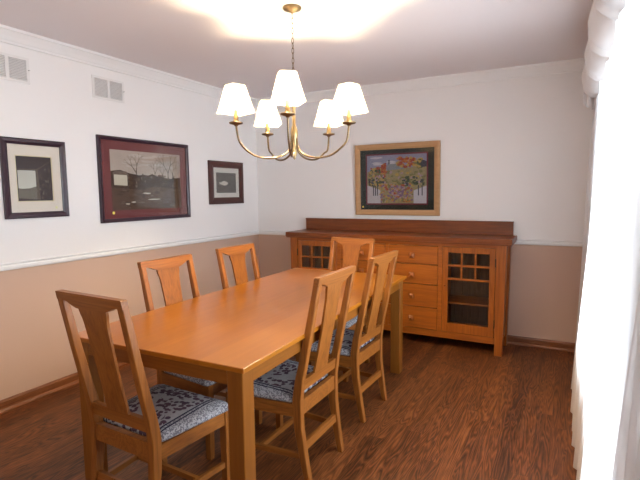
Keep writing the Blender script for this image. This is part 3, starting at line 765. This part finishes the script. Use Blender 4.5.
# ------------------------------------------------------------------ chandelier
LX, LY = 1.761, -2.098
ch = thing('chandelier', 'five-arm brass chandelier with lit cream shades hanging from the ceiling', 'chandelier', (LX, LY, 0))
bm = bmesh.new(); add_lathe(bm, [(0.0, H), (0.052, H), (0.055, H-0.006), (0.050, H-0.014), (0.030, H-0.022), (0.012, H-0.028), (0.006, H-0.034), (0.0, H-0.036)], n=28, caps=False)
obj('ceiling_canopy', bm, M_BRASS, ch)
bm = bmesh.new(); z = H-0.032; k = 0
while z > 2.065:
    pts = []
    for i in range(13):
        a = 2*PI*i/12; u, w = 0.0065*math.cos(a), 0.017*math.sin(a)
        pts.append((u, 0, z-0.015+w) if k % 2 else (0, u, z-0.015+w))
    add_tube(bm, pts, 0.0018, 6, caps=False); z -= 0.0275; k += 1
obj('chain', bm, M_BRASS, ch)
bm = bmesh.new()
add_lathe(bm, [(0.0, 2.062), (0.006, 2.060), (0.010, 2.050), (0.006, 2.035), (0.009, 2.02), (0.009, 1.90), (0.014, 1.885), (0.009, 1.87), (0.010, 1.78), (0.016, 1.765), (0.022, 1.745), (0.022, 1.72), (0.015, 1.70), (0.012, 1.64), (0.017, 1.625), (0.014, 1.608), (0.006, 1.598), (0.008, 1.590), (0.0, 1.582)], n=18, caps=False)
obj('column', bm, M_CANDLE, ch)
bearing = math.atan2(-4.497-LY, 3.195-LX)       # direction from the column to the camera side of the room
ZP = 1.782
for i in range(5):
    a = bearing + math.radians(-5.4 + 72*i)
    R = 0.334
    dx, dy = math.cos(a), math.sin(a)
    ZP = 1.772 + R*(0.007*dx - 0.048*dy)      # the ring hangs a little out of level
    P = []
    ctrl = [(0.016, 1.735), (0.018, 1.690), (0.028, 1.645), (0.060, 1.612), (0.110, 1.594), (0.170, 1.590), (0.230, 1.603), (0.280, 1.635), (0.318, ZP-0.10), (0.330, ZP-0.047), (R, ZP-0.004)]
    for j in range(len(ctrl)-1):
        p0, p1, p2, p3 = ctrl[max(j-1, 0)], ctrl[j], ctrl[j+1], ctrl[min(j+2, len(ctrl)-1)]
        for q in range(4):
            s = q/4
            f = lambda A, B, Cc, D: 0.5*((2*B) + (-A+Cc)*s + (2*A-5*B+4*Cc-D)*s*s + (-A+3*B-3*Cc+D)*s**3)
            r, zz = f(p0[0], p1[0], p2[0], p3[0]), f(p0[1], p1[1], p2[1], p3[1])
            P.append((r*dx, r*dy, zz))
    P.append((R*dx, R*dy, ZP-0.004))
    bm = bmesh.new(); add_tube(bm, P, 0.0058, 10); arm = obj('arm', bm, M_BRASS, ch)
    cx, cy = R*dx, R*dy
    bm = bmesh.new(); add_lathe(bm, [(0.0, ZP-0.016), (0.009, ZP-0.014), (0.012, ZP-0.008), (0.036, ZP-0.002), (0.040, ZP+0.004), (0.037, ZP+0.007), (0.012, ZP+0.004), (0.0, ZP+0.004)], cx, cy, 22, caps=False)
    obj('drip_plate', bm, M_BRASS, arm)
    bm = bmesh.new(); add_lathe(bm, [(0.0, ZP+0.003), (0.014, ZP+0.004), (0.016, ZP+0.018), (0.012, ZP+0.024), (0.015, ZP+0.030), (0.011, ZP+0.036), (0.011, ZP+0.095), (0.0, ZP+0.096)], cx, cy, 16, caps=False)
    obj('candle_sleeve', bm, M_CANDLE, arm)
    # square, softly cornered, flaring shade; open above and below
    yaw = bearing + math.radians({0: 14, 1: 42, 2: 16, 3: 12, 4: 40}[i])
    bm = bmesh.new(); rings = []
    zb, zt = ZP+0.060, ZP+0.210
    for k in range(9):
        s = k/8; hw = 0.080 + (0.043-0.080)*(s**0.92); z = zb + (zt-zb)*s; cr = 0.010
        ring = []
        for (sx, sy, a0) in ((1, 1, 0), (-1, 1, 90), (-1, -1, 180), (1, -1, 270)):
            for q in range(4):
                an = math.radians(a0 + 30*q); px, py = sx*(hw-cr)+cr*math.cos(an), sy*(hw-cr)+cr*math.sin(an)
                ring.append((cx+px*math.cos(yaw)-py*math.sin(yaw), cy+px*math.sin(yaw)+py*math.cos(yaw), z))
        rings.append(ring)
    add_loft(bm, rings, True, False)
    sh = obj('lamp_shade', bm, M_SHADE, ch)
    sol = sh.modifiers.new('thickness', 'SOLIDIFY'); sol.thickness = 0.0012
    bm = bmesh.new(); add_lathe(bm, [(0.0, ZP+0.096), (0.008, ZP+0.097), (0.012, ZP+0.106), (0.0155, ZP+0.120), (0.013, ZP+0.134), (0.007, ZP+0.148), (0.0, ZP+0.158)], cx, cy, 12, caps=False)
    obj('bulb', bm, M_BULB, sh)

# ------------------------------------------------------------------ light
def area(name, loc, rot, sx, sy, energy, col):
    l = bpy.data.lights.new(name, 'AREA'); l.shape = 'RECTANGLE'; l.size = sx; l.size_y = sy; l.energy = energy; l.color = col
    o = bpy.data.objects.new(name, l); C.objects.link(o); o.location = loc; o.rotation_euler = rot; return o
# daylight standing outside the window, shining in (towards -X)
area('daylight', (XR+0.75, (WY0+WY1)/2, 1.45), (0, PI/2, 0), 2.4, 2.8, 152, (0.82, 0.905, 1.0))
# added fill light, not a known lamp, shining through the made front opening
area('front_fill_light', (2.025, YF-0.25, 1.10), (PI/2, 0, 0), 2.45, 2.1, 9.5, (1.0, 0.86, 0.72))
w = bpy.data.worlds.new('world'); bpy.context.scene.world = w; w.use_nodes = True
bg = w.node_tree.nodes['Background']; bg.inputs['Color'].default_value = (0.89, 0.93, 1.0, 1); bg.inputs['Strength'].default_value = 0.25

# ------------------------------------------------------------------ camera
cam = bpy.data.cameras.new('camera'); co = bpy.data.objects.new('camera', cam); C.objects.link(co)
cam.sensor_width = 36.0; cam.lens = 469.70*36/640; cam.clip_start = 0.02
yaw, pitch, roll = -0.4871, -0.1006, -0.0109
f = Vector((math.sin(yaw)*math.cos(pitch), math.cos(yaw)*math.cos(pitch), math.sin(pitch)))
r = Vector((math.cos(yaw), -math.sin(yaw), 0)); u = r.cross(f)
r2 = r*math.cos(roll) + u*math.sin(roll); u2 = -r*math.sin(roll) + u*math.cos(roll)
co.matrix_world = Matrix(((r2.x, u2.x, -f.x, 3.1949), (r2.y, u2.y, -f.y, -4.4972), (r2.z, u2.z, -f.z, 1.389), (0, 0, 0, 1)))
S = bpy.context.scene; S.camera = co
S.view_settings.view_transform = 'Standard'; S.view_settings.look = 'None'
S.view_settings.exposure = 1.62; S.view_settings.gamma = 1.0; S.view_settings.use_curve_mapping = False
S.cycles.max_bounces = 10; S.cycles.transparent_max_bounces = 12
S.cycles.use_denoising = True
S.cycles.sample_clamp_indirect = 2.5
S.cycles.caustics_reflective = False; S.cycles.caustics_refractive = False; S.cycles.blur_glossy = 1.0
